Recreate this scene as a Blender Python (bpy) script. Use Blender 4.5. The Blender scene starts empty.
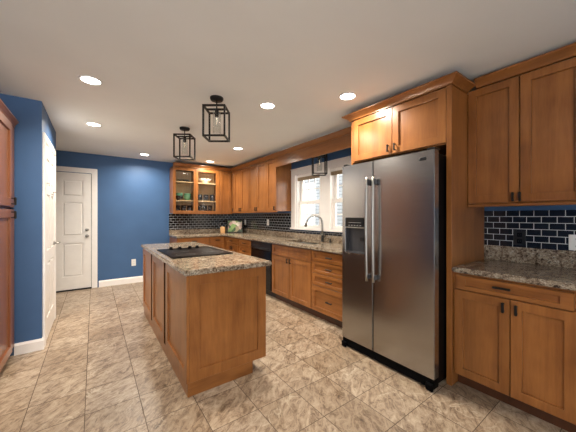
import bpy, bmesh, math, random
from mathutils import Vector, Matrix, Euler
R = math.radians
random.seed(7)
S = bpy.context.scene
COL = S.collection

# ------------------------------------------------------------ camera, world, light
CAM_H = 1.30
cd = bpy.data.cameras.new('camera'); cam = bpy.data.objects.new('camera', cd); COL.objects.link(cam)
cam.location = (0, 0, CAM_H); cam.rotation_euler = (R(90), 0, R(-35.87))
cd.sensor_width = 36; cd.lens = 268.7 / 576 * 36; cd.clip_start = .02
S.camera = cam
w = bpy.data.worlds.new('sky'); S.world = w; w.use_nodes = True
bg = w.node_tree.nodes['Background']; bg.inputs[0].default_value = (1, .985, .955, 1); bg.inputs[1].default_value = 4.0
sd = bpy.data.lights.new('sun', 'SUN'); sd.energy = 1.2; sd.angle = R(3); sd.color = (1, .97, .92)
so = bpy.data.objects.new('sun', sd); COL.objects.link(so)
so.rotation_euler = Vector((1, .15, -1.3)).to_track_quat('-Z', 'Y').to_euler()
S.view_settings.view_transform = 'Standard'; S.view_settings.look = 'None'
S.view_settings.gamma = 1; S.view_settings.use_curve_mapping = False
S.view_settings.exposure = 0.56
LAMP_W = 15.0
CEIL = 2.42

# ------------------------------------------------------------ materials
class NT:
    def __init__(s, name):
        s.m = bpy.data.materials.new(name); s.m.use_nodes = True
        s.t = s.m.node_tree; s.b = s.t.nodes['Principled BSDF']
    def n(s, typ, **kw):
        x = s.t.nodes.new(typ)
        for k, v in kw.items():
            if k.startswith('i_'):
                x.inputs[k[2:].replace('_', ' ')].default_value = v
            else: setattr(x, k, v)
        return x
    def l(s, a, b): s.t.links.new(a, b)
    def math(s, op, a, b=None, c=None):
        x = s.n('ShaderNodeMath', operation=op)
        for i, v in enumerate((a, b, c)):
            if v is None: continue
            if isinstance(v, (int, float)): x.inputs[i].default_value = v
            else: s.l(v, x.inputs[i])
        return x.outputs[0]
    def ramp(s, fac, stops):
        x = s.n('ShaderNodeValToRGB'); e = x.color_ramp.elements
        while len(e) < len(stops): e.new(.5)
        for i, (p, c) in enumerate(stops): e[i].position = p; e[i].color = (*c, 1)
        s.l(fac, x.inputs[0]); return x.outputs[0]
    def mix(s, fac, a, b, mode='MIX'):
        x = s.n('ShaderNodeMix', data_type='RGBA', blend_type=mode)
        for sock, v in ((x.inputs[0], fac), (x.inputs[6], a), (x.inputs[7], b)):
            if isinstance(v, (int, float)): sock.default_value = v
            elif isinstance(v, tuple): sock.default_value = (*v, 1)
            else: s.l(v, sock)
        return x.outputs[2]
    def bump(s, h, strength=.2, dist=.01):
        x = s.n('ShaderNodeBump'); x.inputs['Strength'].default_value = strength; x.inputs['Distance'].default_value = dist
        s.l(h, x.inputs['Height']); s.l(x.outputs[0], s.b.inputs['Normal'])
    def set(s, **kw):
        for k, v in kw.items():
            k = k.replace('_', ' ')
            if isinstance(v, tuple) and len(v) == 3: v = (*v, 1)
            s.b.inputs[k].default_value = v
        return s

def plain(name, col, rough=.5, metal=0, noise=.06, scale=12, **kw):
    m = NT(name); m.set(Roughness=rough, Metallic=metal, **kw)
    tc = m.n('ShaderNodeTexCoord'); nz = m.n('ShaderNodeTexNoise', i_Scale=scale, i_Detail=3.0)
    m.l(tc.outputs['Object'], nz.inputs['Vector'])
    lo = tuple(c * (1 - noise) for c in col); hi = tuple(min(1, c * (1 + noise)) for c in col)
    m.l(m.ramp(nz.outputs[0], [(.3, lo), (.7, hi)]), m.b.inputs['Base Color'])
    return m.m

def wood(name, dark, light, horiz=None, rough=.3):
    m = NT(name); m.set(Roughness=rough); m.b.inputs['Coat Weight'].default_value = .12; m.b.inputs['Coat Roughness'].default_value = .25
    tc = m.n('ShaderNodeTexCoord'); oi = m.n('ShaderNodeObjectInfo')
    off = m.n('ShaderNodeVectorMath', operation='SCALE'); off.inputs[0].default_value = (13, 7, 5)
    m.l(oi.outputs['Random'], off.inputs['Scale'])
    ad = m.n('ShaderNodeVectorMath', operation='ADD'); m.l(tc.outputs['Object'], ad.inputs[0]); m.l(off.outputs[0], ad.inputs[1])
    mp = m.n('ShaderNodeMapping'); mp.inputs['Scale'].default_value = {None: (9, 9, .8), 'x': (.8, 9, 9), 'y': (9, .8, 9)}[horiz]
    m.l(ad.outputs[0], mp.inputs[0])
    a = m.n('ShaderNodeTexNoise', i_Scale=1.6, i_Detail=5.0, i_Roughness=.6, i_Distortion=.6); m.l(mp.outputs[0], a.inputs['Vector'])
    f = m.n('ShaderNodeTexNoise', i_Scale=9.0, i_Detail=3.0, i_Roughness=.7); m.l(mp.outputs[0], f.inputs['Vector'])
    bl = m.n('ShaderNodeTexNoise', i_Scale=4.5, i_Detail=2.0); m.l(ad.outputs[0], bl.inputs['Vector'])
    v = m.math('ADD', m.math('MULTIPLY', a.outputs[0], .5), m.math('ADD', m.math('MULTIPLY', f.outputs[0], .2), m.math('MULTIPLY', bl.outputs[0], .3)))
    c = m.ramp(v, [(.34, dark), (.66, light)])
    sh = m.math('ADD', m.math('MULTIPLY', oi.outputs['Random'], .14), .93)
    hs = m.n('ShaderNodeHueSaturation'); m.l(sh, hs.inputs['Value']); m.l(c, hs.inputs['Color'])
    m.l(hs.outputs[0], m.b.inputs['Base Color'])
    m.bump(f.outputs[0], .05, .002)
    return m.m

W_D, W_L = (.175, .058, .012), (.355, .138, .036)
WOOD = wood('maple_wood', W_D, W_L); WOODX = wood('maple_wood_rail', W_D, W_L, 'x'); WOODY = wood('maple_wood_crown', W_D, W_L, 'y')
WOODIN = wood('maple_interior', (.55, .36, .18), (.72, .52, .30))
MATTE = plain('gap_shade_paint', (.022, .009, .005), .9, noise=.2, **{'Specular_IOR_Level': .05})  # near-black colour standing in for shade in the island panel gaps
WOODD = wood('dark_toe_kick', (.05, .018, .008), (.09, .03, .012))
WOODR = wood('reddish_cabinet_wood', (.16, .055, .02), (.29, .11, .045))
WOODRY = wood('reddish_crown_wood', (.16, .055, .02), (.29, .11, .045), 'y')
PALEWOOD = wood('pale_block_wood', (.42, .22, .08), (.6, .36, .16))
BLUE = plain('blue_wall_paint', (.045, .115, .258), .55, scale=3)
CEILM = plain('ceiling_paint', (.83, .845, .83), .8, scale=2, noise=.02)
TRIM = plain('white_trim_paint', (.88, .85, .82), .35, noise=.02)
DOORW = plain('white_door_paint', (.84, .81, .77), .35, noise=.02)
BLACK = plain('black_metal', (.008, .007, .0065), .5, noise=.2, **{'Specular_IOR_Level': .3})
BLACKP = plain('black_plastic', (.008, .008, .009), .3, noise=.2)
BLACKG = plain('black_glass', (.005, .005, .006), .12, noise=.1, **{'Specular_IOR_Level': .25})
BLACKC = plain('black_glaze', (.012, .014, .018), .15)
WHITEC = plain('white_glaze', (.78, .72, .62), .25)
GREENC = plain('green_glaze', (.16, .36, .22), .25)
CHROME = plain('brushed_nickel', (.36, .345, .32), .28, 1.0)
SINKM = plain('sink_steel', (.6, .59, .57), .3, 1.0)
WPLAST = plain('white_plastic', (.8, .8, .78), .35, noise=.01)
GREYP = plain('grey_plastic', (.045, .045, .05), .4)
BLINDM = plain('bamboo_blind', (.33, .24, .15), .7, noise=.4, scale=60)
BULB = plain('lamp_glass_frost', (.75, .72, .65), .2)

def steel():
    m = NT('stainless_steel'); m.set(Metallic=1.0, Roughness=.27)
    tc = m.n('ShaderNodeTexCoord'); mp = m.n('ShaderNodeMapping'); mp.inputs['Scale'].default_value = (2, 260, 2.5)
    mp.inputs['Rotation'].default_value = (0, 0, 0)
    mp.inputs['Scale'].default_value = (3, 2.5, 300)
    m.l(tc.outputs['Object'], mp.inputs[0])
    n = m.n('ShaderNodeTexNoise', i_Scale=1.0, i_Detail=3.0); m.l(mp.outputs[0], n.inputs['Vector'])
    s2 = m.n('ShaderNodeTexNoise', i_Scale=3.0, i_Detail=4.0); m.l(tc.outputs['Object'], s2.inputs['Vector'])
    m.l(m.ramp(n.outputs[0], [(.3, (.40, .395, .39)), (.7, (.46, .455, .45))]), m.b.inputs['Base Color'])
    m.l(m.math('ADD', m.math('MULTIPLY', n.outputs[0], .10), .19), m.b.inputs['Roughness'])
    m.bump(n.outputs[0], .03, .002)
    return m.m
STEEL = steel()

def glass(name, tint=(1, 1, 1), refl=.06):
    m = NT(name); m.t.nodes.remove(m.b); out = m.t.nodes['Material Output']
    tr = m.n('ShaderNodeBsdfTransparent'); tr.inputs[0].default_value = (*tint, 1)
    gl = m.n('ShaderNodeBsdfGlossy'); gl.inputs['Roughness'].default_value = .02
    lw = m.n('ShaderNodeLayerWeight'); lw.inputs[0].default_value = .5
    fr = m.math('ADD', m.math('MULTIPLY', m.math('POWER', lw.outputs['Facing'], 4.0), .6), .03)
    mx = m.n('ShaderNodeMixShader'); m.l(fr, mx.inputs[0]); m.l(tr.outputs[0], mx.inputs[1]); m.l(gl.outputs[0], mx.inputs[2])
    m.l(mx.outputs[0], out.inputs[0]); return m.m
GLASS = glass('clear_glass', (.97, .98, .98))

def emis(name, col, s):
    m = NT(name); m.set(Emission_Color=col, Emission_Strength=s, Base_Color=(.8, .8, .8)); return m.m
LENS = emis('lit_lens', (1, .93, .82), 14)
FILA = emis('lit_filament', (1, .8, .5), 1.5)

def floor_mat():
    m = NT('travertine_tile')
    PX, PY, X0, Y0 = .3145, .308, -.047, .967
    tc = m.n('ShaderNodeTexCoord'); sx = m.n('ShaderNodeSeparateXYZ'); m.l(tc.outputs['Object'], sx.inputs[0])
    u = m.math('DIVIDE', m.math('SUBTRACT', sx.outputs[0], X0), PX); v = m.math('DIVIDE', m.math('SUBTRACT', sx.outputs[1], Y0), PY)
    iu, iv = m.math('FLOOR', u), m.math('FLOOR', v)
    fu, fv = m.math('SUBTRACT', u, iu), m.math('SUBTRACT', v, iv)
    idv = m.n('ShaderNodeCombineXYZ'); m.l(iu, idv.inputs[0]); m.l(iv, idv.inputs[1])
    wn = m.n('ShaderNodeTexWhiteNoise', noise_dimensions='3D'); m.l(idv.outputs[0], wn.inputs['Vector'])
    sc = m.n('ShaderNodeVectorMath', operation='SCALE'); m.l(wn.outputs['Color'], sc.inputs[0]); sc.inputs['Scale'].default_value = 20
    ad = m.n('ShaderNodeVectorMath', operation='ADD'); m.l(tc.outputs['Object'], ad.inputs[0]); m.l(sc.outputs[0], ad.inputs[1])
    rot = m.n('ShaderNodeVectorRotate', rotation_type='Z_AXIS'); m.l(ad.outputs[0], rot.inputs['Vector'])
    m.l(m.math('ADD', m.math('MULTIPLY', wn.outputs['Value'], .5), -1.0), rot.inputs['Angle'])
    mp = m.n('ShaderNodeMapping'); mp.inputs['Scale'].default_value = (3.5, 8, 1); m.l(rot.outputs[0], mp.inputs[0])
    n1 = m.n('ShaderNodeTexNoise', i_Scale=2.5, i_Detail=12.0, i_Roughness=.80, i_Distortion=.9); m.l(mp.outputs[0], n1.inputs['Vector'])
    n2 = m.n('ShaderNodeTexNoise', i_Scale=16.0, i_Detail=8.0, i_Roughness=.75); m.l(ad.outputs[0], n2.inputs['Vector'])
    val = m.math('ADD', m.math('MULTIPLY', n1.outputs[0], .8), m.math('MULTIPLY', n2.outputs[0], .2))
    c = m.ramp(val, [(.37, (.09, .055, .033)), (.445, (.235, .165, .11)), (.51, (.40, .31, .225)), (.62, (.56, .465, .355))])
    # pale calcite veins
    n3 = m.n('ShaderNodeTexNoise', i_Scale=2.2, i_Detail=5.0, i_Distortion=2.0); m.l(rot.outputs[0], n3.inputs['Vector'])
    vein = m.ramp(m.math('ABSOLUTE', m.math('SUBTRACT', n3.outputs[0], .5)), [(.0, (1, 1, 1)), (.012, (0, 0, 0))])
    n4 = m.n('ShaderNodeTexNoise', i_Scale=3.0, i_Detail=1.0); m.l(ad.outputs[0], n4.inputs['Vector'])
    vm = m.math('MULTIPLY', vein, m.ramp(n4.outputs[0], [(.5, (0, 0, 0)), (.62, (.7, .7, .7))]))
    c = m.mix(vm, c, (.66, .58, .46))
    tone = m.ramp(wn.outputs['Value'], [(0, (.74, .69, .63)), (.5, (.93, .90, .86)), (1, (1.0, 1.0, 1.0))])
    c = m.mix(1.0, c, tone, 'MULTIPLY')
    gu = m.math('MINIMUM', fu, m.math('SUBTRACT', 1, fu)); gv = m.math('MINIMUM', fv, m.math('SUBTRACT', 1, fv))
    g = m.math('MINIMUM', gu, gv); gm = m.math('LESS_THAN', g, .007)
    c = m.mix(gm, c, (.085, .055, .033))
    m.l(c, m.b.inputs['Base Color'])
    m.l(m.math('ADD', m.math('MULTIPLY', gm, .4), m.math('ADD', .22, m.math('MULTIPLY', n1.outputs[0], .22))), m.b.inputs['Roughness'])
    h = m.math('SUBTRACT', m.math('MULTIPLY', n1.outputs[0], .3), gm)
    m.bump(h, .35, .002)
    return m.m
FLOOR = floor_mat()

def granite(name, dark, mid, light, pale):
    m = NT(name); m.set(Roughness=.16)
    tc = m.n('ShaderNodeTexCoord')
    n1 = m.n('ShaderNodeTexNoise', i_Scale=11.0, i_Detail=10.0, i_Roughness=.85, i_Distortion=.8); m.l(tc.outputs['Object'], n1.inputs['Vector'])
    n2 = m.n('ShaderNodeTexNoise', i_Scale=70.0, i_Detail=4.0, i_Roughness=.8); m.l(tc.outputs['Object'], n2.inputs['Vector'])
    n3 = m.n('ShaderNodeTexNoise', i_Scale=38.0, i_Detail=3.0, i_Distortion=1.0); m.l(tc.outputs['Object'], n3.inputs['Vector'])
    v = m.math('ADD', m.math('MULTIPLY', n1.outputs[0], .4), m.math('ADD', m.math('MULTIPLY', n2.outputs[0], .3), m.math('MULTIPLY', n3.outputs[0], .35)))
    c = m.ramp(v, [(.44, dark), (.50, mid), (.545, light), (.61, pale)])
    bk = m.ramp(n3.outputs[0], [(.60, (0, 0, 0)), (.66, (1, 1, 1))])
    c = m.mix(m.math('MULTIPLY', bk, .8), c, (.02, .017, .015))
    m.l(c, m.b.inputs['Base Color']); return m.m
GRAN = granite('granite', (.04, .026, .018), (.20, .145, .10), (.33, .265, .19), (.54, .48, .385))

def subway():
    m = NT('black_subway_tile')
    tc = m.n('ShaderNodeTexCoord'); sx = m.n('ShaderNodeSeparateXYZ'); m.l(tc.outputs['Object'], sx.inputs[0])
    cb = m.n('ShaderNodeCombineXYZ'); m.l(m.math('SUBTRACT', m.math('ADD', sx.outputs[0], sx.outputs[1]), 2.86 + .725 + .0022), cb.inputs[0])
    m.l(m.math('SUBTRACT', sx.outputs[2], 1.195 - .0515 * 8 - .0022), cb.inputs[1])
    br = m.n('ShaderNodeTexBrick', offset=.5, squash=1.0); m.l(cb.outputs[0], br.inputs['Vector'])
    br.inputs['Scale'].default_value = 1; br.inputs['Brick Width'].default_value = .0895; br.inputs['Row Height'].default_value = .0515
    br.inputs['Mortar Size'].default_value = .0022; br.inputs['Mortar Smooth'].default_value = .0
    br.inputs['Color1'].default_value = (.006, .008, .013, 1); br.inputs['Color2'].default_value = (.010, .012, .018, 1)
    br.inputs['Mortar'].default_value = (.5, .51, .52, 1)
    m.l(br.outputs['Color'], m.b.inputs['Base Color'])
    m.l(m.math('ADD', m.math('MULTIPLY', br.outputs['Fac'], .6), .12), m.b.inputs['Roughness'])
    m.bump(m.math('SUBTRACT', 1, br.outputs['Fac']), .4, .002)
    return m.m
TILE = subway()

def siding():
    m = NT('white_lap_siding'); m.set(Roughness=.7)
    tc = m.n('ShaderNodeTexCoord'); sx = m.n('ShaderNodeSeparateXYZ'); m.l(tc.outputs['Object'], sx.inputs[0])
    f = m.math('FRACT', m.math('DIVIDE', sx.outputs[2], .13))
    m.l(m.ramp(f, [(0, (.04, .045, .055)), (.14, (.05, .055, .065)), (.2, (.18, .19, .20)), (1, (.21, .22, .23))]), m.b.inputs['Base Color'])  # dark stops put the shadow line of each lap into the colour
    m.bump(f, 1, .02); return m.m
SIDING = siding()

def picture_mat():
    m = NT('still_life_print'); m.set(Roughness=.4)
    tc = m.n('ShaderNodeTexCoord')
    v = m.n('ShaderNodeTexVoronoi', i_Scale=13.0); m.l(tc.outputs['Object'], v.inputs['Vector'])
    n = m.n('ShaderNodeTexNoise', i_Scale=8.0, i_Detail=3.0); m.l(tc.outputs['Object'], n.inputs['Vector'])
    sp = m.n('ShaderNodeSeparateColor'); m.l(v.outputs['Color'], sp.inputs[0])
    c = m.ramp(sp.outputs[0], [(0, (.015, .02, .015)), (.3, (.03, .07, .02)), (.5, (.16, .27, .08)), (.7, (.30, .14, .13)), (.9, (.6, .55, .45))])
    m.l(c, m.b.inputs['Base Color']); return m.m
PRINT = picture_mat()

# ------------------------------------------------------------ mesh helpers
class MB:
    def __init__(s): s.bm = bmesh.new()
    def _merge(s, b, smooth=False, M=None):
        if M is not None: b.transform(M)
        for f in b.faces: f.smooth = smooth
        me = bpy.data.meshes.new('tmp'); b.to_mesh(me); b.free()
        n0 = len(s.bm.faces); s.bm.from_mesh(me); bpy.data.meshes.remove(me)
    def box(s, x0, x1, y0, y1, z0, z1, bev=0, M=None, seg=1):
        b = bmesh.new(); bmesh.ops.create_cube(b, size=1)
        for v in b.verts: v.co = Vector((x0 + (v.co.x + .5) * (x1 - x0), y0 + (v.co.y + .5) * (y1 - y0), z0 + (v.co.z + .5) * (z1 - z0)))
        if bev: bmesh.ops.bevel(b, geom=b.edges[:], offset=bev, segments=seg, affect='EDGES', clamp_overlap=True)
        bmesh.ops.recalc_face_normals(b, faces=b.faces[:])
        s._merge(b, M=M); return s
    def lathe(s, prof, M=None, n=24, smooth=True):
        b = bmesh.new(); rings = []
        for r, z in prof:
            if r < 1e-6: rings.append([b.verts.new((0, 0, z))])
            else: rings.append([b.verts.new((r * math.cos(2 * math.pi * i / n), r * math.sin(2 * math.pi * i / n), z)) for i in range(n)])
        for a, c in zip(rings, rings[1:]):
            for i in range(n):
                j = (i + 1) % n
                if len(a) == 1 and len(c) == 1: continue
                if len(a) == 1: b.faces.new((a[0], c[j], c[i]))
                elif len(c) == 1: b.faces.new((a[i], a[j], c[0]))
                else: b.faces.new((a[i], a[j], c[j], c[i]))
        bmesh.ops.recalc_face_normals(b, faces=b.faces[:])
        s._merge(b, smooth, M); return s
    def cyl(s, r, z0, z1, M=None, n=24, bev=0):
        if bev: return s.lathe([(0, z0), (r - bev, z0), (r, z0 + bev), (r, z1 - bev), (r - bev, z1), (0, z1)], M, n, False)
        return s.lathe([(0, z0), (r, z0), (r, z1), (0, z1)], M, n, False)
    def tube(s, pts, r, n=10, M=None, smooth=True):
        pts = [Vector(p) for p in pts]; b = bmesh.new(); rings = []; up = None
        for i, p in enumerate(pts):
            t = (pts[min(i + 1, len(pts) - 1)] - pts[max(i - 1, 0)]).normalized()
            if up is None:
                up = Vector((0, 0, 1)) if abs(t.z) < .9 else Vector((1, 0, 0))
            a = (up - t * up.dot(t)).normalized(); c = t.cross(a); up = a
            rr = r[i] if isinstance(r, (list, tuple)) else r
            rings.append([b.verts.new(p + (a * math.cos(2 * math.pi * k / n) + c * math.sin(2 * math.pi * k / n)) * rr) for k in range(n)])
        for A, B in zip(rings, rings[1:]):
            for k in range(n): b.faces.new((A[k], A[(k + 1) % n], B[(k + 1) % n], B[k]))
        b.faces.new(rings[0]); b.faces.new(rings[-1])
        bmesh.ops.recalc_face_normals(b, faces=b.faces[:])
        s._merge(b, smooth, M); return s
    def grid(s, us, vs, d0, d1, fmap, hole=lambda u, v: False, bev=0, seg=2):
        """slab over cells of a grid minus holes; fmap(u,v,d)->xyz"""
        b = bmesh.new(); V = {}
        def g(i, j, d):
            if (i, j, d) not in V: V[(i, j, d)] = b.verts.new(fmap(us[i], vs[j], d))
            return V[(i, j, d)]
        on = lambda i, j: 0 <= i < len(us) - 1 and 0 <= j < len(vs) - 1 and not hole((us[i] + us[i + 1]) / 2, (vs[j] + vs[j + 1]) / 2)
        for i in range(len(us) - 1):
            for j in range(len(vs) - 1):
                if not on(i, j): continue
                for d in (d0, d1): b.faces.new((g(i, j, d), g(i + 1, j, d), g(i + 1, j + 1, d), g(i, j + 1, d)))
                for di, dj, e in ((-1, 0, ((i, j), (i, j + 1))), (1, 0, ((i + 1, j), (i + 1, j + 1))), (0, -1, ((i, j), (i + 1, j))), (0, 1, ((i, j + 1), (i + 1, j + 1)))):
                    if not on(i + di, j + dj):
                        (a, c), (p, q) = e
                        b.faces.new((g(a, c, d0), g(p, q, d0), g(p, q, d1), g(a, c, d1)))
        bmesh.ops.recalc_face_normals(b, faces=b.faces[:])
        if bev:
            ed = [e for e in b.edges if len(e.link_faces) == 2 and e.calc_face_angle(0) > .5]
            bmesh.ops.bevel(b, geom=ed, offset=bev, segments=seg, affect='EDGES', clamp_overlap=True)
        s._merge(b); return s
    def prism(s, poly, a0, a1, fmap):
        """extrude 2D polygon (p,q) along a; fmap(p,q,a)->xyz"""
        b = bmesh.new()
        A = [b.verts.new(fmap(p, q, a0)) for p, q in poly]; B = [b.verts.new(fmap(p, q, a1)) for p, q in poly]
        b.faces.new(A); b.faces.new(B)
        for i in range(len(poly)):
            j = (i + 1) % len(poly); b.faces.new((A[i], A[j], B[j], B[i]))
        bmesh.ops.recalc_face_normals(b, faces=b.faces[:]); s._merge(b); return s
    def build(s, name, mat, parent=None, label=None):
        me = bpy.data.meshes.new(name); s.bm.to_mesh(me); s.bm.free(); me.materials.append(mat)
        o = bpy.data.objects.new(name, me); COL.objects.link(o)
        if parent: o.parent = parent
        if label: o['label'] = label
        return o

def thing(name, label, cat, loc=(0, 0, 0), rz=0, group=None):
    o = bpy.data.objects.new(name, None); COL.objects.link(o); o.location = loc; o.rotation_euler = (0, 0, rz)
    o.empty_display_size = .1
    o['label'] = label; o['category'] = cat
    if group: o['group'] = group
    return o
def tag(o, label, cat, group=None):
    o['label'] = label; o['category'] = cat
    if group: o['group'] = group
    return o
def struct(o, label=None, cat=None):
    o['kind'] = 'structure'
    if label: o['label'] = label
    if cat: o['category'] = cat
    return o
def dup(root, loc, rz, label, group=None):
    r = root.copy(); COL.objects.link(r); r.location = loc; r.rotation_euler = (0, 0, rz); r['label'] = label
    if group: r['group'] = group
    for ch in list(root.children):
        c = ch.copy(); COL.objects.link(c); c.parent = r
        for g in list(ch.children):
            d = g.copy(); COL.objects.link(d); d.parent = c
    return r
T = Matrix.Translation

# ------------------------------------------------------------ room shell
XW, YB, XL, YR = 2.87, 6.0, -2.6, -2.2       # right wall, back wall, left wall, open rear
YC, XC, YE = 3.53, -.41, 4.64                 # closet block
struct(MB().box(XL - .1, XW + .1, YR, YB + .1, -.05, 0).build('floor', FLOOR), 'beige travertine tile floor laid in a square grid', 'floor')
struct(MB().box(XL - .1, XW + .1, YR, YB + .1, CEIL, CEIL + .08).build('ceiling', CEILM), 'plain off-white painted ceiling with recessed lights', 'ceiling')
struct(MB().box(XL - .1, XW + .1, YB, YB + .1, 0, CEIL).build('wall_back', BLUE), 'blue painted back wall beside the white entry door', 'wall')
struct(MB().box(XL - .1, XL, YR, YB, 0, CEIL).build('wall_left', BLUE), 'blue left wall hidden behind the pantry cabinet', 'wall')
WY0, WY1, WZ0, WZ1 = 2.28, 3.71, 1.085, 2.01   # window hole
struct(MB().grid([YR, WY0, WY1, YB], [0, WZ0, WZ1, CEIL], XW, XW + .12, lambda u, v, d: (d, u, v),
       lambda u, v: WY0 < u < WY1 and WZ0 < v < WZ1).build('wall_right', BLUE), 'blue right wall behind the cabinets, around the sink window', 'wall')
struct(MB().box(XL, XC, YC, YC + .1, 0, CEIL).build('wall_closet_front', BLUE), 'narrow blue wall face between pantry cabinet and white closet door', 'wall')
struct(MB().box(XC - .1, XC, YC + .1, YE, 0, CEIL).build('wall_closet_side', BLUE), 'blue wall holding the white closet door', 'wall')
struct(MB().box(XL, XC, YE, YE + .1, 0, CEIL).build('wall_closet_rear', BLUE), 'blue rear face of the closet', 'wall')
def base_prof(t=.014, h=.118): return [(0, 0), (t, 0), (t, h - .02), (t * .5, h - .008), (t * .4, h), (0, h)]
struct(MB().prism(base_prof(), .075, 1.15, lambda p, q, a: (a, YB - p, q)).build('baseboard_back', TRIM), 'white baseboard along the blue back wall', 'baseboard')
b = MB().prism(base_prof(.016, .108), -.60, XC + .016, lambda p, q, a: (a, YC - p, q))
b.prism(base_prof(.016, .108), YC + .0002, YC + .03, lambda p, q, a: (XC + p, a, q))
struct(b.build('baseboard_left', TRIM), 'white baseboard wrapping the blue closet corner', 'baseboard')

struct(MB().box(.4, XW + .1, YR, YR + .1, 0, CEIL).build('wall_light_block', BLUE), 'unseen wall added behind the camera to shade the right side', 'wall')  # unseen, added so daylight comes only from the left rear
# window: one wide casing, two double hung sashes
win = thing('window_1', 'white double-hung twin window above the sink', 'window', (XW, 0, 0)); win['kind'] = 'structure'
cw = .14
m = MB()
m.grid([WY0 - cw, WY0, WY1, WY1 + cw], [WZ0, WZ1, WZ1 + .10], -.022, 0, lambda u, v, d: (d, u, v), lambda u, v: WY0 < u < WY1 and v < WZ1, bev=.004)
m.box(-.03, 0, WY0 - cw - .01, WY1 + cw + .01, WZ1 + .10, WZ1 + .115, .003)
m.build('casing', TRIM, win)
m = MB(); m.box(0, .12, WY1 - .02, WY1, WZ0, WZ1).box(0, .12, WY0, WY0 + .02, WZ0, WZ1).box(0, .12, WY0, WY1, WZ1 - .02, WZ1)
m.box(0, .12, WY0, WY1, WZ0, WZ0 + .012)
ym = (WY0 + WY1) / 2
m.box(-.012, .12, ym - .115, ym + .115, WZ0, WZ1, .003); m.build('jamb', TRIM, win)
MB().box(-.045, .03, WY0 - .15, WY1 + .15, WZ0 - .018, WZ0 + .012, .006, seg=2).build('sill', TRIM, win)
for a, c in ((ym + .115, WY1 - .02), (WY0 + .02, ym - .115)):
    zmid = 1.53
    for z0, z1, xo in ((WZ0 + .012, zmid + .02, .035), (zmid - .02, WZ1 - .02, .070)):
        st = .062
        o = MB().grid([a, a + st, c - st, c], [z0, z0 + st * .9, z1 - st * .85, z1], xo, xo + .032, lambda u, v, d: (d, u, v), lambda u, v: a + st < u < c - st and z0 + st * .9 < v < z1 - st * .85, bev=.003).build('sash', TRIM, win)
        mm = MB()
        for k in (1, 2):
            y = a + st + (c - a - 2 * st) * k / 3; mm.box(xo + .008, xo + .024, y - .008, y + .008, z0 + st * .9, z1 - st * .85)
        zc = (z0 + z1) / 2; mm.box(xo + .009, xo + .023, a + st, c - st, zc - .008, zc + .008)
        mm.build('muntins', TRIM, o)
        MB().box(xo + .014, xo + .018, a + st - .004, c - st + .004, z0 + st * .9 - .004, z1 - st * .85 + .004).build('pane', GLASS, o)
for i, (a, c) in enumerate(((ym + .12, WY1 - .025), (WY0 + .025, ym - .12))):
    t = thing('rolled_blind', ['rolled-up woven blind at the top of the left window sash', 'rolled-up woven blind at the top of the right window sash'][i], 'blind', (XW - .002, 0, 0), 0, 'rolled window blinds')
    MB().box(.002, .03, a, c, WZ1 - .05, WZ1 - .02, .004).build('head_rail', TRIM, t)
    m = MB()
    for k in range(5): m.box(.0, .028, a, c, WZ1 - .06 - .011 * k, WZ1 - .0515 - .011 * k, .002)
    m.build('slats', BLINDM, t)

# neighbouring house
nh = thing('neighbor_house', 'white lap-sided house seen through the window', 'house', (7.2, 0, -1.2))
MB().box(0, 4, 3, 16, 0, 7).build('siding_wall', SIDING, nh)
for y in (8.55, 12.0):
    f = MB().grid([y - .45, y - .37, y + .37, y + .45], [2.1, 2.2, 3.7, 3.8], -.04, 0, lambda u, v, d: (d, u, v), lambda u, v: abs(u - y) < .37 and 2.2 < v < 3.7).build('window_frame', TRIM, nh)
    MB().box(-.015, -.005, y - .37, y + .37, 2.2, 3.7).build('pane', plain('dusky_pane', (.25, .3, .36), .1), f)
    MB().box(-.03, -.015, y - .37, y + .37, 2.93, 2.97).build('meeting_rail', TRIM, f)
tag(MB().box(3.2, 14, 0, 18, -1.3, -1.2).build('yard', plain('yard_ground', (.22, .24, .17), .9, noise=.3)), 'pale yard ground between the houses', 'ground')['kind'] = 'structure'

# doors (front face in plane, panels)
def panel_door(parent, w, h, t, mat, name='slab'):
    """slab in local x 0..w, z 0..h, front at y=-t, six panels as grooves with raised fields"""
    st = .115; mid = .1
    xs = [0, st, (w - mid) / 2, (w + mid) / 2, w - st, w]
    zs = [0, .22, .80, .93, 1.52, 1.62, h - .13 if h - .13 > 1.7 else 1.75, h]
    hole = lambda u, v: any(xs[i] < u < xs[i + 1] for i in (1, 3)) and any(zs[j] < v < zs[j + 1] for j in (1, 3, 5))
    m = MB().grid(xs, zs, -t, -t + .012, lambda u, v, d: (u, d, v), hole, bev=.002)
    m.box(0.001, w - .001, -t + .0115, -.001, .001, h - .001)
    for i in (1, 3):
        for j in (1, 3, 5): m.box(xs[i] + .022, xs[i + 1] - .022, -t + .001, -t + .012, zs[j] + .022, zs[j + 1] - .022, .006)
    return m.build(name, mat, parent)
def casing(parent, w, h, cw=.075, t=.02, z0=0):
    m = MB().grid([-cw, 0, w, w + cw], [z0, h, h + cw], -t, 0, lambda u, v, d: (u, d, v), lambda u, v: 0 < u < w and v < h, bev=.005)
    return m.build('casing', TRIM, parent)
d2 = thing('door_2', 'white six-panel entry door in the blue back wall', 'door', (-.935, YB, 0)); d2['kind'] = 'structure'
casing(d2, .905, 2.065, .085)
o = panel_door(d2, .895, 2.03, .012, DOORW); o.location = (.005, 0, .025)
MB().box(.0, .905, -.02, 0, 0, .024).build('threshold', BLACKP, d2)
MB().box(.9005, .905, -.004, 0, .025, 2.06).build('gap_seal', BLACKP, d2)
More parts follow.
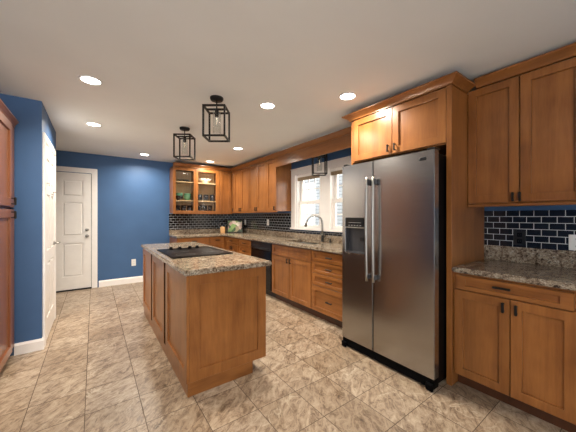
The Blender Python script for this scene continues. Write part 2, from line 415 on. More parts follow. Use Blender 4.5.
for z, nm in ((1.055, 'deadbolt'), (.945, 'door_knob')):
    M = T((.84, -.012, z)) @ Matrix.Rotation(R(90), 4, 'X')
    MB().lathe([(0, 0), (.028, 0), (.028, .006), (.012, .012), (.012, .03), (.026, .04), (.027, .055), (.018, .062), (0, .064)] if nm == 'door_knob' else [(0, 0), (.027, 0), (.027, .012), (.02, .018), (0, .018)], M, 20).build(nm, CHROME, d2)
d1 = thing('door_1', 'white panelled closet door in the blue side wall', 'door', (XC, 3.64, 0), R(90)); d1['kind'] = 'structure'
casing(d1, .80, 2.05, .08)
o = panel_door(d1, .79, 2.03, .014, DOORW); o.location = (.005, 0, .01)
m = MB().cyl(.027, 0, .01, T((.70, -.014, .97)) @ Matrix.Rotation(R(90), 4, 'X'), 20, .002)
m.tube([(.70, -.02, .97), (.70, -.055, .97), (.715, -.062, .97), (.80, -.062, .97)], .009, 10)
m.build('lever_handle', CHROME, d1)
for u, z in ((.48, 1.55), (.62, 1.58)): MB().tube([(u, -.014, z), (u, -.035, z), (u, -.04, z + .012)], .006, 8).build('hook', CHROME, d1)

# ------------------------------------------------------------ cabinet builders (local: front faces -Y, x to the right, origin front bottom left)
def shaker(mb, x0, x1, z0, z1, y=-.02, fr=.06, t=.02):
    """frame with a recessed flat panel"""
    fz = min(fr, (z1 - z0) * .27); fx = min(fr, (x1 - x0) * .28)
    mb.grid([x0, x0 + fx, x1 - fx, x1], [z0, z0 + fz, z1 - fz, z1], y, y + t, lambda u, v, d: (u, d, v),
            lambda u, v: x0 + fx < u < x1 - fx and z0 + fz < v < z1 - fz, bev=.0015, seg=1)
    mb.box(x0 + fx - .004, x1 - fx + .004, y + .0145, y + t - .0005, z0 + fz - .004, z1 - fz + .004)
    return mb
def pull(parent, x, z, vert, y=-.02, L=None):
    """black bar pull"""
    h = (L or (.07 if vert else .10)) / 2
    m = MB()
    if vert:
        m.box(x - .0075, x + .0075, y - .032, y - .018, z - h, z + h, .004)
        for s in (-1, 1): m.box(x - .004, x + .004, y - .022, y, z + s * h * .7 - .004, z + s * h * .7 + .004)
    else:
        m.box(x - h, x + h, y - .032, y - .018, z - .0075, z + .0075, .004)
        for s in (-1, 1): m.box(x + s * h * .7 - .004, x + s * h * .7 + .004, y - .022, y, z - .004, z + .004)
    return m.build('handle', BLACK, parent)
def cabinet(name, label, loc, rz, w, d, h, fronts, toe=0, group=None, mat=WOOD, matx=WOODX, open_top=False, toe_in=.06, rail=False):
    """fronts: (kind, x0,x1,z0,z1, (hx,hz,vertical) or None)"""
    t = thing(name, label, 'cabinet', loc, rz, group)
    m = MB()
    if open_top:
        m.box(0, .018, 0, d, toe, h).box(w - .018, w, 0, d, toe, h).box(.018, w - .018, 0, d, toe, toe + .018)
        m.box(.018, w - .018, d - .01, d, toe + .018, h - .25).box(.018, w - .018, 0, .018, toe + .018, h)
    else: m.box(0, w, 0, d, toe, h, .0015)
    m.build('body', mat, t)
    if toe: MB().box(.0, w, toe_in, d - .01, 0, toe - .0005).build('toe_kick', WOODD, t)
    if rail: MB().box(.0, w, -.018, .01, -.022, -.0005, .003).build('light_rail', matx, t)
    for k, x0, x1, z0, z1, hd in fronts:
        o = shaker(MB(), x0, x1, z0, z1, fr=.058).build(k, matx if k == 'drawer' else mat, t)
        if hd: pull(o, *hd)
    return t
def crown_path(name, label, pts, z0, z1, out, mat, back=.02):
    """crown moulding swept along a polyline of (x,y) with outward normals on the room side; mitred"""
    prof = [(-back, z0), (.004, z0), (.004, z0 + (z1 - z0) * .18), (out * .35, z0 + (z1 - z0) * .42), (out * .85, z0 + (z1 - z0) * .72), (out, z0 + (z1 - z0) * .78), (out, z1), (-back, z1)]
    b = bmesh.new(); rings = []
    P = [Vector((p[0], p[1])) for p in pts]
    nrm = []
    for i in range(len(P) - 1):
        d = (P[i + 1] - P[i]).normalized(); nrm.append(Vector((-d.y, d.x)))
    for i, p in enumerate(P):
        if i == 0: n = nrm[0]
        elif i == len(P) - 1: n = nrm[-1]
        else:
            n = nrm[i - 1] + nrm[i]; n = n / (n.dot(nrm[i - 1]))
        rings.append([b.verts.new((p.x + n.x * a, p.y + n.y * a, z)) for a, z in prof])
    for A, B in zip(rings, rings[1:]):
        for k in range(len(prof)):
            j = (k + 1) % len(prof); b.faces.new((A[k], A[j], B[j], B[k]))
    b.faces.new(rings[0]); b.faces.new(rings[-1]); bmesh.ops.recalc_face_normals(b, faces=b.faces[:])
    m = MB(); m._merge(b); return tag(m.build(name, mat), label, 'moulding')

RZ = R(-90)
XF = 2.28                      # base cabinet box face, doors stand 2 cm proud at 2.26
BH, TK = .876, .10
# ---- right run, base, far to near
def base_r(name, label, y_far, y_near, fronts, **kw):
    return cabinet(name, label, (XF, y_far, 0), RZ, y_far - y_near, XW - XF - .002, BH, fronts, TK, **kw)
w = 5.36 - 4.75
base_r('base_cabinet', 'base cabinet with one drawer over two doors in the far corner run', 5.36, 4.752,
       [('drawer', .02, w - .015, .735, .862, (w / 2, .80, False)), ('door', .02, w / 2 - .005, .115, .725, (w / 2 - .035, .66, True)), ('door', w / 2 + .005, w - .015, .115, .725, (w / 2 + .035, .66, True))])
w = 4.75 - 4.235
base_r('base_cabinet', 'narrow drawer cabinet just left of the black dishwasher', 4.75, 4.236,
       [('drawer', .012, w - .01, .735, .862, (w / 2, .80, False)), ('drawer', .012, w - .01, .58, .728, (w / 2, .655, False)),
        ('drawer', .012, w - .01, .37, .573, (w / 2, .47, False)), ('drawer', .012, w - .01, .115, .363, (w / 2, .24, False))])
w = 3.565 - 2.625
base_r('sink_base_cabinet', 'wide two-door wooden cabinet under the sink beside the dishwasher', 3.565, 2.626,
       [('false_drawer_front', .008, w - .008, .705, .862, None), ('door', .008, w / 2 - .005, .112, .697, (w / 2 - .035, .655, True)),
        ('door', w / 2 + .005, w - .008, .112, .697, (w / 2 + .035, .655, True))], open_top=True)
w = 2.625 - 1.94
base_r('drawer_cabinet', 'stack of four wooden drawers next to the refrigerator', 2.625, 1.94,
       [('drawer', .012, w - .012, .735, .862, (w / 2, .80, False)), ('drawer', .012, w - .012, .588, .727, (w / 2, .66, False)),
        ('drawer', .012, w - .012, .435, .580, (w / 2, .51, False)), ('drawer', .012, w - .012, .112, .427, (w / 2, .27, False))])
# dishwasher
dw = thing('dishwasher', 'black built-in dishwasher between drawer cabinet and sink cabinet', 'dishwasher', (XF, 4.233, 0), RZ)
w = 4.233 - 3.569
MB().box(0, w, 0, .57, .10, .87).build('body', BLACKP, dw)
MB().box(.004, w - .004, -.028, -.0005, .12, .735, .006, seg=2).build('door', BLACKG, dw)
MB().box(.004, w - .004, -.032, -.0005, .74, .868, .006, seg=2).build('control_panel', BLACKP, dw)
for k in range(5): MB().box(.1 + k * .05, .125 + k * .05, -.034, -.0321, .80, .81).build('button', GREYP, dw)
MB().box(0, w, .06, .5, 0, .0995).build('kick_plate', BLACKP, dw)
MB().tube([(.06, -.03, .765), (.07, -.055, .765), (w - .07, -.055, .765), (w - .06, -.03, .765)], .008, 8).build('handle', BLACKP, dw)
# ---- back run, base (doors plane y=5.38)
YF = 5.40
cabinet('base_cabinet', 'wide base cabinet on the back wall below the open glass cabinet', (1.285, YF, 0), 0, .635, YB - YF - .002, BH,
        [('drawer', .01, .627, .725, .862, (.32, .80, False)), ('door', .01, .316, .112, .717, (.28, .66, True)), ('door', .324, .627, .112, .717, (.36, .66, True))], TK)
cabinet('base_cabinet', 'narrow single-door base cabinet in the back corner', (1.922, YF, 0), 0, .33, YB - YF - .002, BH,
        [('drawer', .008, .318, .725, .862, (.16, .80, False)), ('door', .008, .318, .112, .717, (.05, .66, True))], TK)
# corner filler box so the two runs meet
tag(MB().box(2.2525, XW - .002, 5.3605, YB - .002, .0, BH).build('corner_cabinet_box', WOOD), 'blind corner cabinet body where the two base runs meet', 'cabinet')
# ---- right near base
w = .925 - .255
rb = cabinet('base_cabinet', 'nearest base cabinet with one wide drawer, right of the refrigerator', (2.26, .929, 0), RZ, w, XW - 2.26 - .002, BH,
        [('drawer', .022, w - .03, .752, .852, (.305, .812, False)), ('door', .006, w / 2 + .009, .10, .742, (w / 2 - .022, .685, True)), ('door', w / 2 + .015, w - .012, .10, .742, (w / 2 + .047, .685, True))], TK)

# ---- worktops
SX0, SX1, SY0, SY1 = 2.415, 2.765, 2.76, 3.46
wt = thing('worktop', 'L-shaped speckled granite worktop with the sink set into it', 'worktop')
m = MB().grid([1.27, 2.22, SX0, SX1, XW - .001], [1.935, SY0, SY1, 5.355, YB - .001], BH, .914, lambda u, v, d: (u, v, d),
              lambda u, v: (u < 2.22 and v < 5.355) or (SX0 < u < SX1 and SY0 < v < SY1), bev=.008)
m.build('slab', GRAN, wt)
m = MB().box(1.272, XW - .022, YB - .022, YB - .001, .9145, 1.008, .002).box(XW - .022, XW - .001, 1.94, YB - .001, .9145, 1.008, .002)
m.build('granite_upstand', GRAN, wt)
wr = thing('worktop', 'dark mottled granite worktop on the cabinet right of the refrigerator', 'worktop')
MB().box(2.205, XW - .001, .235, .928, BH, .914, .008, seg=2).build('slab', GRAN, wr)
MB().box(XW - .022, XW - .001, .235, .928, .9145, 1.042, .002).build('granite_upstand', GRAN, wr)
# ---- tile backsplashes
m = MB().box(1.272, XW - .0085, YB - .0085, YB - .0005, 1.0085, 1.352)
m.box(XW - .0085, XW - .0005, WY1 + cw + .0115, YB - .0005, 1.0085, 1.352).box(XW - .0085, XW - .0005, 1.94, WY1 + cw + .0115, 1.0085, 1.056)
tag(m.build('tile_backsplash', TILE), 'black subway tile backsplash running around the corner and under the window', 'backsplash')
tag(MB().box(XW - .0085, XW - .0005, .235, .928, 1.0425, 1.345).build('tile_backsplash', TILE), 'black subway tile backsplash right of the refrigerator', 'backsplash')

# ---- wall cabinets right wall (doors plane 2.54)
XU = 2.56; UZ0, UZ1 = 1.385, 2.300
def upper_r(label, y0, y1, fronts, **kw):
    return cabinet('wall_cabinet', label, (XU, y0, UZ0), RZ, y0 - y1, XW - XU - .002, UZ1 - UZ0, fronts, group=None, rail=True, **kw)
H = UZ1 - UZ0
upper_r('very narrow wall cabinet door squeezed into the back corner', 5.664, 5.582, [('door', .004, .078, .006, H - .006, (.06, .05, True))])
w = .68
upper_r('two-door wall cabinet next to the corner, farthest pair on the right wall', 5.58, 4.902, [('door', .006, w / 2 - .004, .006, H - .006, (w / 2 - .03, .05, True)), ('door', w / 2 + .004, w - .005, .006, H - .006, (w / 2 + .03, .05, True))])
w = .71
upper_r('two-door wall cabinet above the dishwasher, nearer pair on the right wall', 4.90, 4.192, [('door', .006, w / 2 - .004, .006, H - .006, (w / 2 - .03, .05, True)), ('door', w / 2 + .004, w - .005, .006, H - .006, (w / 2 + .03, .05, True))])
w = .33
upper_r('single-door wall cabinet directly left of the window', 4.19, 3.86, [('door', .006, w - .004, .006, H - .006, (w - .04, .05, True))])
# ---- back wall uppers
YU = 5.71
oc = thing('display_cabinet', 'wooden wall cabinet with two glass doors showing dishes on shelves', 'cabinet', (1.285, YU, 1.365))
OW, OD, OH = .971, YB - YU - .002, .935
m = MB().box(0, .018, 0, OD, 0, OH).box(OW - .018, OW, 0, OD, 0, OH).box(.018, OW - .018, 0, OD, 0, .03).box(.018, OW - .018, 0, OD, OH - .05, OH)
m.box(.435, .46, 0, OD, .03, OH - .05)
m.build('body', WOOD, oc)
MB().box(.018, OW - .018, OD - .012, OD - .001, .0305, OH - .0505).build('back_panel', WOODIN, oc)
SH = (.26, .645)
for z in SH:
    for a, c in ((.0185, .4345), (.4605, OW - .0185)): MB().box(a, c, .01, OD - .0125, z - .018, z).build('shelf', WOODIN, oc)
for a, c in ((.003, .445), (.451, OW - .003)):
    fx = .075
    o = MB().grid([a, a + (.048 if a < .1 else .042), c - (.043 if a < .1 else .085), c], [.006, .045, OH - .065, OH - .006], -.02, -.0005, lambda u, v, d: (u, d, v),
              lambda u, v: a + (.048 if a < .1 else .042) < u < c - (.043 if a < .1 else .085) and .045 < v < OH - .065, bev=.0025, seg=1).build('glass_door', WOOD, oc)
    MB().box(a + .03, c - .03, -.012, -.008, .035, OH - .05).build('pane', GLASS, o)
MB().box(0, OW, -.018, .01, -.022, -.0005, .003).build('light_rail', WOODX, oc)
cabinet('wall_cabinet', 'single-door wall cabinet between glass cabinet and back corner', (2.258, YU, 1.365), 0, .30, OD, OH, [('door', .01, .275, .006, OH - .006, None)], rail=True)
tag(MB().box(2.5605, XW - .002, 5.6645, YB - .002, 1.365, UZ1).build('corner_wall_cabinet_box', WOOD), 'blind corner wall cabinet body', 'cabinet')
# crown over back uppers, right uppers, window valance
crown_path('crown_moulding', 'wooden crown moulding over the far wall cabinets and window valance',
           [(2.535, 2.02), (2.535, 5.685), (1.285, 5.685)], 2.301, 2.368, .05, WOODY)
tag(MB().box(2.535, 2.555, 1.938, 3.858, 2.140, 2.3005, .002).build('window_valance', WOODY), 'flat wooden valance board bridging above the sink window', 'valance')
# ---- refrigerator surround
fs = thing('refrigerator_cabinet', 'two-door cabinet above the refrigerator with tall side panel', 'cabinet', (2.235, 1.935, 0), RZ)
fw = 1.935 - .930
MB().box(.018, fw - .04, 0, XW - 2.235 - .002, 1.862, 2.305, .001).build('body', WOOD, fs)
MB().box(fw - .0395, fw, -.02, XW - 2.235 - .002, 0, 2.305, .002).build('side_panel', WOOD, fs)
MB().box(0, .0175, 0, XW - 2.235 - .03, .916, 2.305, .001).build('side_panel', WOOD, fs)
xm = 1.935 - 1.437
for x0, x1, hx in ((.05, xm - .003, xm - .035), (xm + .003, fw - .042, xm + .035)):
    o = shaker(MB(), x0, x1, 1.872, 2.298, fr=.06).build('door', WOOD, fs); pull(o, hx, 1.925, True, L=.07)
crown_path('crown_moulding', 'wooden crown moulding over the refrigerator cabinet', [(2.495, .928), (2.213, .928), (2.213, 1.937), (2.50, 1.937)], 2.306, 2.362, .06, WOODY)
# ---- right uppers
w = .925 - .255; ZR0, ZR1 = 1.395, 2.325; H = ZR1 - ZR0
cabinet('wall_cabinet', 'tall two-door wall cabinet right of the refrigerator', (2.52, .9295, ZR0), RZ, .9295 - .255, XW - 2.52 - .002, H,
        [('door', .004, .331, .008, H - .006, (.30, .045, True)), ('door', .339, .670, .008, H - .006, (.34, .045, True))], rail=True)
crown_path('crown_moulding', 'wooden crown moulding touching the ceiling above the nearest wall cabinet', [(2.495, .245), (2.495, .865)], 2.326, 2.39, .045, WOODY)

# ---- pantry on the left, faces +X
pz = thing('pantry_cabinet', 'tall reddish wooden pantry cabinet against the blue closet wall', 'cabinet', (-.60, 2.75, 0), R(90))
pw = 3.527 - 2.75
MB().box(0, pw, 0, .60, .09, 1.362, .001).box(0, pw, 0, .60, 1.378, 2.12, .001).box(0.002, pw, .03, .6, 1.3615, 1.3785).build('body', WOODR, pz)
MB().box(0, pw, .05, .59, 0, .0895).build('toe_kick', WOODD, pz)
for x0, x1, hx in ((.06, .59, .55),):
    for z0, z1, hz in ((.105, 1.355, 1.31), (1.385, 2.11, 1.43)):
        o = shaker(MB(), x0, x1, z0, z1, fr=.07).build('door', WOODR, pz); pull(o, hx if z0 > 1 else hx, hz, True, L=.07)
crown_path('crown_moulding', 'reddish crown moulding on top of the pantry cabinet', [(-.60, 3.525), (-.60, 2.75)], 2.1205, 2.185, .03, WOODRY, back=.0)

# ------------------------------------------------------------ island
isl = thing('kitchen_island', 'wooden kitchen island with panelled sides and granite top', 'island', (.553, 1.984, 0))
IW, ID = 1.195 - .56, 4.05 - 1.99     # x width, y depth
MB().box(.0, IW - .02, .0, ID, .10, BH).build('body', WOODD, isl)
MB().box(.0, .515, .0, ID, .0, .0995).build('plinth', WOOD, isl)
MB().box(-.0085, .5155, -.008, -.0005, .0, .1045, .002).box(-.0085, -.0005, -.0005, ID, .0, .1045, .002).build('base_trim', WOODX, isl)
e = MB(); shaker(e, -.0, IW, .106, BH - .001, y=-.0205, fr=.075); e.build('end_panel', WOOD, isl)
pl = [(ID - .62, ID), (ID - 1.315, ID - .695), (-.02, ID - 1.39)]
for (a, c) in pl:
    e = bmesh.new(); e.free()
    mb = MB(); shaker(mb, a, c, .106, BH - .001, y=-.0205, fr=.075)
    # rotate so front faces -X : local (x along +Y)
    mb.bm.transform(Matrix(((0, 1, 0, 0), (1, 0, 0, 0), (0, 0, 1, 0), (0, 0, 0, 1))))
    bmesh.ops.reverse_faces(mb.bm, faces=mb.bm.faces[:])
    mb.build('side_panel', WOOD, isl)
for a, c in ((ID - .6945, ID - .6205), (ID - 1.3895, ID - 1.3155), (ID + .0005, ID + .02)):  # strips paint gap shade between the panels and at the far edge
    MB().box(-.017, -.0005, a, c, .106, BH - .001, .001).build('gap_shade_strip', MATTE, isl, 'near-black vertical strip standing in for shade between panels')
it = tag(MB().box(.512, 1.232, 1.935, 4.10, BH + .0005, .916, .009, seg=2).build('island_worktop', GRAN), 'rectangular granite slab on top of the kitchen island', 'worktop')
# cooktop
CTM = plain('matte_black_enamel', (.003, .003, .0035), .3, noise=.2, **{'Specular_IOR_Level': .03})
ct = thing('cooktop', 'black glass cooktop set into the island worktop', 'cooktop', (.57, 2.55, .9165))
MB().box(0, .585, 0, .755, 0, .008, .003, seg=2).build('glass_top', CTM, ct)
for x, y, r in ((.16, .17, .085), (.43, .17, .105), (.16, .45, .105), (.43, .45, .085)):
    m = MB()
    m.lathe([(r - .004, .0082), (r, .0088), (r + .004, .0082)], T((x, y, 0)), 32)
    m.lathe([(r * .55 - .003, .0082), (r * .55, .0087), (r * .55 + .003, .0082)], T((x, y, 0)), 32)
    m.build('burner_ring', GREYP, ct)
for x in (.13, .225, .335, .42):
    k = MB().lathe([(0, .008), (.024, .008), (.023, .014), (.018, .018), (.016, .034), (.013, .037), (0, .037)], T((x, .655, 0)), 20).build('knob', CTM, ct)
    MB().box(x - .0025, x + .0025, .64, .672, .037, .041).build('knob_pointer', CHROME, k)

# ------------------------------------------------------------ refrigerator
FR = thing('refrigerator', 'stainless side-by-side refrigerator with ice dispenser', 'refrigerator', (2.03, 1.876, 0), RZ)
FW = 1.876 - .970
MB().box(.01, FW - .01, .075, .80, .03, 1.775, .004).build('body', CTM, FR)
MB().box(.004, FW - .004, .004, .0745, .014, .0865, .004).build('base_grille', CTM, FR)
for b_ in ((.005, .06, -.02, .0035, .0, .055), (FW - .06, FW - .005, -.02, .0035, 0, .06), (.03, .08, .7, .76, 0, .0295), (FW - .08, FW - .03, .7, .76, 0, .0295)): MB().box(*b_, .008).build('foot', CTM, FR)
xs = .368
def fdoor(x0, x1, hole=None):
    z0, z1 = .088, 1.795
    if hole:
        hx0, hx1, hz0, hz1 = hole
        m = MB().grid([x0, hx0, hx1, x1], [z0, hz0, hz1, z1], 0, .068, lambda u, v, d: (u, d, v), lambda u, v: hx0 < u < hx1 and hz0 < v < hz1, bev=.004, seg=2)
        m.box(hx0 - .01, hx1 + .01, .058, .066, hz0 - .01, hz1 + .01)
    else: m = MB().box(x0, x1, 0, .068, z0, z1, .004, seg=2)
    o = m.build('door', STEEL, FR); return o
fd = fdoor(0, xs - .005, (.048, .285, .945, 1.285))
rd = fdoor(xs + .005, FW)
# dispenser
dx0, dx1, dz0, dz1 = .0485, .2845, .9455, 1.2845
o = MB().grid([dx0 - .018, dx0, dx1, dx1 + .018], [dz0 - .018, dz0, dz1, dz1 + .018], -.008, 0, lambda u, v, d: (u, d, v), lambda u, v: dx0 < u < dx1 and dz0 < v < dz1, bev=.002).build('dispenser_frame', STEEL, fd)
MB().box(dx0, dx1, -.004, .03, 1.195, dz1, .002).build('control_panel', BLACKG, fd)
MB().box(dx0, dx1, -.006, .01, 1.183, 1.1945, .002).build('dispenser_trim', CHROME, fd)
m = MB()
for k in range(5): m.box(dx0 + .04 + k * .034, dx0 + .055 + k * .034, -.0055, -.0042, 1.207, 1.212)
m.box(dx0 + .04, dx0 + .19, -.0055, -.0042, 1.235, 1.2375)
m.build('panel_marks', plain('pale_marks', (.4, .4, .4), .5), fd)
MB().box(dx0, dx0 + .004, 0, .057, dz0, 1.182).box(dx1 - .004, dx1, 0, .057, dz0, 1.182).box(dx0 + .004, dx1 - .004, .045, .057, dz0, 1.182).box(dx0 + .004, dx1 - .004, .0, .045, dz0, dz0 + .012).build('dispenser_recess', GREYP, fd)
MB().box(dx1 - .075, dx1 - .03, .01, .04, 1.06, 1.10, .004).build('dispenser_lever', BLACKP, fd)
for x, door in ((xs - .035, fd), (xs + .035, rd)):
    pts = []
    n = 18
    for i in range(n + 1):
        s = i / n; z = .715 + (1.645 - .715) * s
        pts.append((x, -.042 - .012 * math.sin(math.pi * s), z))
    m = MB().tube(pts, .0115, 12)
    m.build('handle', CHROME, door)
    MB().box(x - .012, x + .012, -.05, -.0005, 1.575, 1.63, .004).build('handle_bracket', GREYP, door)
    MB().box(x - .012, x + .012, -.05, -.0005, .735, .775, .004).build('handle_bracket', GREYP, door)
for a in (.006, FW - .06): MB().box(a, a + .054, .01, .10, 1.7955, 1.815, .004).build('hinge_cover', BLACKP, FR)
MB().box(FW - .108, FW - .060, -.0025, .0, 1.722, 1.746, .001).build('badge', BLACKP, rd, 'small dark maker badge')
MB().lathe([(0, 0), (.007, 0), (.007, .001), (0, .001)], T((FW - .112, -.001, 1.731)) @ Matrix.Rotation(R(90), 4, 'X'), 16).build('badge_dot', BLACKP, rd)

# ------------------------------------------------------------ sink, faucet
sk = thing('kitchen_sink', 'double-bowl stainless sink set under the window', 'sink', (0, 0, 0))
for a, c in ((SY0, (SY0 + SY1) / 2 - .012), ((SY0 + SY1) / 2 + .012, SY1)):
    x0, x1 = SX0 - .004, SX1 + .004; zb, zt = .70, BH - .001; t = .004
    m = MB().box(x0, x1, a, c, zb, zb + t).box(x0, x0 + t, a, c, zb + t, zt).box(x1 - t, x1, a, c, zb + t, zt).box(x0 + t, x1 - t, a, a + t, zb + t, zt).box(x0 + t, x1 - t, c - t, c, zb + t, zt)
    o = m.build('bowl', SINKM, sk)
    MB().lathe([(0, 0), (.04, 0), (.042, .004), (.03, .004), (.02, .001), (0, .001)], T(((x0 + x1) / 2, (a + c) / 2, zb + t)), 24).build('drain', CHROME, o)
ym2 = (SY0 + SY1) / 2
MB().box(SX0 - .004, SX1 + .004, ym2 - .0115, ym2 + .0115, .80, BH - .008, .003).build('divider', SINKM, sk)
fc = thing('faucet', 'tall gooseneck faucet with pull-down spout behind the sink', 'faucet', (2.80, 2.985, .9145))
MB().lathe([(0, 0), (.03, 0), (.03, .006), (.022, .012), (.02, .05), (.018, .09), (0, .09)], None, 20).build('base', BLACK, fc)
dirv = Vector((-.19, .16, 0)).normalized(); pts = [(0, 0, .085), (0, 0, .18), (0, 0, .27)]; rr = .118
for i in range(1, 17):
    a = math.pi * i / 16 * .92
    p = dirv * (rr - rr * math.cos(a)); pts.append((p.x, p.y, .275 + rr * math.sin(a)))
MB().tube(pts, .0145, 12).build('neck', CHROME, fc)
p = Vector(pts[-1]); q = p + (p - Vector(pts[-2])).normalized() * .085
MB().tube([p, p.lerp(q, .3), q], [.015, .019, .022], 14).build('spray_head', CHROME, fc)
MB().tube([(.0, -.018, .06), (0, -.05, .075), (0, -.09, .11)], [.009, .008, .006], 10).build('lever', BLACK, fc)
sp = thing('soap_dispenser', 'small dark soap pump standing just right of the faucet', 'soap dispenser', (2.80, 2.82, .9145))
MB().lathe([(0, 0), (.022, 0), (.02, .006), (.013, .012), (.012, .05), (0, .05)], None, 16).build('collar', BLACK, sp)
MB().tube([(0, 0, .05), (0, 0, .075), (-.02, 0, .082), (-.06, 0, .076)], .006, 8).build('spout', CHROME, sp)

# ------------------------------------------------------------ pendants
def pendant(label, x, y, z_top, rz, canopy_z, name='pendant_light'):
    t = thing(name, label, 'pendant light', (x, y, z_top), rz, 'black cage pendant lights')
    top = canopy_z - z_top
    MB().lathe([(0, top), (.062, top), (.062, top - .012), (.055, top - .026), (0, top - .026)], None, 28).build('canopy', BLACK, t)
    MB().tube([(0, 0, top - .026), (0, 0, -.003)], .006, 8).build('stem', BLACK, t)
    a, h, r = .097, .29, .0075
    m = MB()
    for sx in (-1, 1):
        for sy in (-1, 1): m.box(sx * a - r, sx * a + r, sy * a - r, sy * a + r, -h, 0)
    for z in (-h, -2 * r):
        for s in (-1, 1):
            m.box(-a + r, a - r, s * a - r, s * a + r, z, z + 2 * r); m.box(s * a - r, s * a + r, -a + r, a - r, z, z + 2 * r)
    m.box(-a + r, a - r, -r, r, -2 * r, 0); m.build('cage', BLACK, t)
    MB().lathe([(0, -.012), (.018, -.012), (.018, -.075), (.013, -.08), (0, -.08)], None, 16).build('socket', BLACK, t)
    MB().lathe([(.036, -.03), (.036, -.235), (.034, -.235), (.034, -.03), (.036, -.03)], None, 24).build('glass_shade', GLASS, t)
    bo = MB().lathe([(0, -.08), (.010, -.08), (.012, -.10), (.019, -.14), (.016, -.165), (0, -.172)], None, 16).build('bulb', GLASS, t)
    MB().tube([(0, 0, -.085), (.004, 0, -.12), (-.004, 0, -.15)], .0015, 6).build('filament', FILA, bo)
    return t
p1 = pendant('nearer black cage pendant light above the cooktop end of the island', .945, 2.46, 2.318, R(-36), CEIL)
dup(p1, (.938, 3.54, 2.318), R(-34), 'farther black cage pendant light over the island, nearer the back wall')
p3 = dup(p1, (2.705, 2.95, 2.20), R(-36), 'small black cage pendant hanging in front of the sink window')
for ch in list(p3.children):
    if ch.name.startswith('canopy'): ch.location.z = CEIL - 2.20 - (CEIL - 2.318)
    if ch.name.startswith('stem'):
        nm = MB().tube([(0, 0, CEIL - 2.2 - .026), (0, 0, -.003)], .006, 8); me = bpy.data.meshes.new('stem'); nm.bm.to_mesh(me); me.materials.append(BLACK); ch.data = me

# ------------------------------------------------------------ downlights
DL = [((-.02, 2.75), 'largest, nearest recessed ceiling light at the upper left'), ((0, 4.05), 'recessed ceiling light between the nearest one and the blue back wall'),
      ((1.43, 2.33), 'recessed ceiling light just right of the nearer cage pendant'), ((1.925, 1.71), 'recessed ceiling light in front of the refrigerator cabinet'),
      ((1.94, 4.10), 'recessed ceiling light in front of the far right wall cabinets'), ((1.94, 5.42), 'tiny recessed ceiling light above the glass-door cabinet'),
      ((.75, 5.50), 'recessed ceiling light close to the blue back wall left of the cabinets')]
dl0 = None
for (x, y), lab in DL:
    if dl0 is None:
        dl0 = thing('recessed_light', lab, 'ceiling light', (x, y, CEIL), 0, 'recessed ceiling lights')
        MB().lathe([(.066, -.001), (.068, -.006), (.082, -.005), (.085, -.0005), (.066, -.0005)], None, 32).build('trim_ring', WPLAST, dl0)
        MB().lathe([(0, -.0045), (.04, -.004), (.0655, -.002), (.0655, -.0006), (0, -.0006)], None, 32).build('lens', LENS, dl0)
    else: dup(dl0, (x, y, CEIL), 0, lab)
    ld = bpy.data.lights.new('downlight', 'AREA'); ld.shape = 'DISK'; ld.size = .12; ld.energy = LAMP_W; ld.color = (1, .90, .76); ld.spread = R(155)
    lo = bpy.data.objects.new('downlight', ld); COL.objects.link(lo); lo.location = (x, y, CEIL - .008)

# ------------------------------------------------------------ outlets
def outlet(label, loc, rz, plate, sock, w=.075, h=.118, group='wall outlets'):
    t = thing('wall_outlet', label, 'outlet', loc, rz, group)
    MB().box(-w / 2, w / 2, -.006, 0, -h / 2, h / 2, .002).build('cover_plate', plate, t)
    m = MB()
    for s in (-1, 1): m.box(-.016, .016, -.0085, -.006, s * .026 - .017, s * .026 + .017, .002)
    o = m.build('sockets', sock, t)
    m = MB()
    for s in (-1, 1):
        for k in (-1, 1): m.box(k * .006 - .001, k * .006 + .001, -.0092, -.0084, s * .026 - .005, s * .026 + .006)
    m.build('slots', BLACKP, o); return t
outlet('white outlet on the blue wall just above the baseboard', (.63, YB, .395), 0, WPLAST, WPLAST, .075, .13)
xt = XW - .009
outlet('white outlet on black tile nearest the back corner', (xt, 5.65, 1.155), RZ, WPLAST, WPLAST, .08, .125)
outlet('white outlet on black tile beneath the wall cabinet left of the window', (xt, 4.645, 1.17), RZ, WPLAST, WPLAST, .08, .12)
outlet('black outlet on the black tile right of the refrigerator', (xt, .68, 1.118), RZ, BLACKP, BLACKG, .08, .12)
outlet('white outlet on black tile at the right edge above the worktop', (xt, .352, 1.105), RZ, WPLAST, WPLAST, .088, .115)
uc = tag(MB().box(1.96, 2.05, 5.86, 5.90, 1.3455, 1.3645, .003).build('puck_light', WPLAST), 'small white light fitting under the glass-door cabinet', 'light')

# ------------------------------------------------------------ dishes in the display cabinet
def zsh(k): return 1.365 + (.0305, SH[0] + .0005, SH[1] + .0005)[k]
def dish(name, label, cat, x, y, k, prof, mat, group=None, dz=0):
    o = MB().lathe(prof, None, 28).build(name, mat); o.location = (x, y, zsh(k) + dz); return tag(o, label, cat, group)
bowl = [(0, 0), (.04, 0), (.045, .008), (.085, .05), (.09, .062), (.086, .062), (.08, .05), (.04, .012), (0, .010)]
plate = [(0, 0), (.07, 0), (.10, .012), (.13, .018), (.13, .021), (.10, .016), (.07, .006), (0, .006)]
mug = [(0, 0), (.036, 0), (.04, .006), (.04, .095), (.036, .095), (.036, .01), (0, .008)]
for k in range(3): dish('dinner_plate', ['bottom black plate of the stack on the top left shelf', 'middle black plate of the stack on the top left shelf', 'topmost black plate of the stack on the top left shelf'][k], 'plate', 1.51, 5.84, 2, plate, BLACKC, 'black plates on the top left shelf', k * .008)
m = MB(); b_ = []
fl = bmesh.new(); n = 40; rings = []
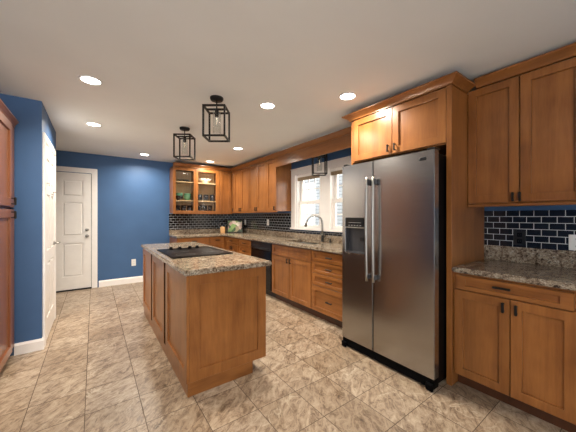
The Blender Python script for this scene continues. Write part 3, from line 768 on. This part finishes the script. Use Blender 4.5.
for r, z, wv in ((.0, 0, 0), (.05, 0, 0), (.055, .01, 0), (.10, .055, .004), (.14, .095, .012), (.136, .097, .012), (.095, .058, .004), (.05, .014, 0), (0, .012, 0)):
    rings.append([fl.verts.new(((r + wv * math.cos(10 * 2 * math.pi * i / n)) * math.cos(2 * math.pi * i / n), (r * .75 + wv * math.cos(10 * 2 * math.pi * i / n)) * math.sin(2 * math.pi * i / n), z + wv * .5 * math.cos(10 * 2 * math.pi * i / n))) for i in range(n)])
for A, B in zip(rings, rings[1:]):
    for i in range(n): fl.faces.new((A[i], A[(i + 1) % n], B[(i + 1) % n], B[i]))
bmesh.ops.remove_doubles(fl, verts=fl.verts[:], dist=1e-5); bmesh.ops.recalc_face_normals(fl, faces=fl.faces[:]); m._merge(fl, True)
o = m.build('ruffled_bowl', WHITEC); o.location = (1.98, 5.85, zsh(2)); tag(o, 'white ruffled serving bowl on the top right shelf', 'bowl')
for j, x in enumerate((1.43, 1.60)):
    for k in range(4):
        pos = ('bottom', 'second from bottom', 'third from bottom', 'topmost')[k]; sd_ = ('left', 'right')[j]
        colour = 'dark' if (j == 0 and k < 2) else 'green'
        dish('cereal_bowl', f'{colour} bowl, {pos} of the {sd_} stack on the middle left shelf', 'bowl', x, 5.84, 1, [(r_ * .88, z) for r_, z in bowl], BLACKC if colour == 'dark' else GREENC, 'bowls on the middle left shelf', k * .028)
def mugthing(label, x, y, k, rz, group, sc=1.0, handle=True):
    t = thing('mug', label, 'mug', (x, y, zsh(k)), rz, group)
    MB().lathe([(r * sc, z * sc) for r, z in mug], None, 24).build('cup', BLACKC, t)
    if handle: MB().tube([(.038 * sc, 0, .078 * sc), (.058 * sc, 0, .075 * sc), (.066 * sc, 0, .05 * sc), (.058 * sc, 0, .025 * sc), (.038 * sc, 0, .02 * sc)], .005, 8).build('handle', BLACKC, t)
for i, x in enumerate((1.85, 1.995, 2.135)):
    lab = ['leftmost', 'middle', 'rightmost'][i]
    mugthing(f'{lab} of the three big black mugs on the middle right shelf', x, 5.83, 1, R(-90), 'black mugs on the middle right shelf', 1.45, i == 1)
for i, x in enumerate((1.40, 1.52, 1.64)):
    lab = ['leftmost', 'middle', 'rightmost'][i]
    mugthing(f'{lab} of the three dark mugs on the bottom left shelf', x, 5.82, 0, R(-80), 'dark mugs on the bottom left shelf', 1.3)
for i, x in enumerate((1.86, 1.97, 2.08)):
    lab = ['leftmost', 'middle', 'rightmost'][i]
    o = dish('tumbler', f'{lab} of the three dark tumblers on the bottom right shelf', 'tumbler', x, 5.82, 0, [(0, 0), (.038, 0), (.046, .13), (.043, .13), (.035, .006), (0, .006)], BLACKC, 'dark tumblers on the bottom right shelf')

# ------------------------------------------------------------ worktop items
wb = thing('knife_block', 'small pale wooden block in the back corner of the worktop', 'knife block', (2.36, 5.76, .9145), R(-30))
MB().box(-.05, .05, -.06, .06, 0, .145, .006).build('block', PALEWOOD, wb)
pf = thing('framed_picture', 'black framed fruit picture leaning in the back corner of the worktop', 'picture', (2.60, 5.66, .917), R(-32))
tilt = Matrix.Rotation(R(-10), 4, 'X')
m = MB().grid([-.18, -.158, .158, .18], [0, .022, .278, .30], -.012, .012, lambda u, v, d: (u, d, v), lambda u, v: abs(u) < .158 and .022 < v < .278, bev=.002); m.bm.transform(tilt); m.build('frame', BLACK, pf)
m = MB().box(-.16, .16, -.002, .006, .02, .28); m.bm.transform(tilt); m.build('print', PRINT, pf)
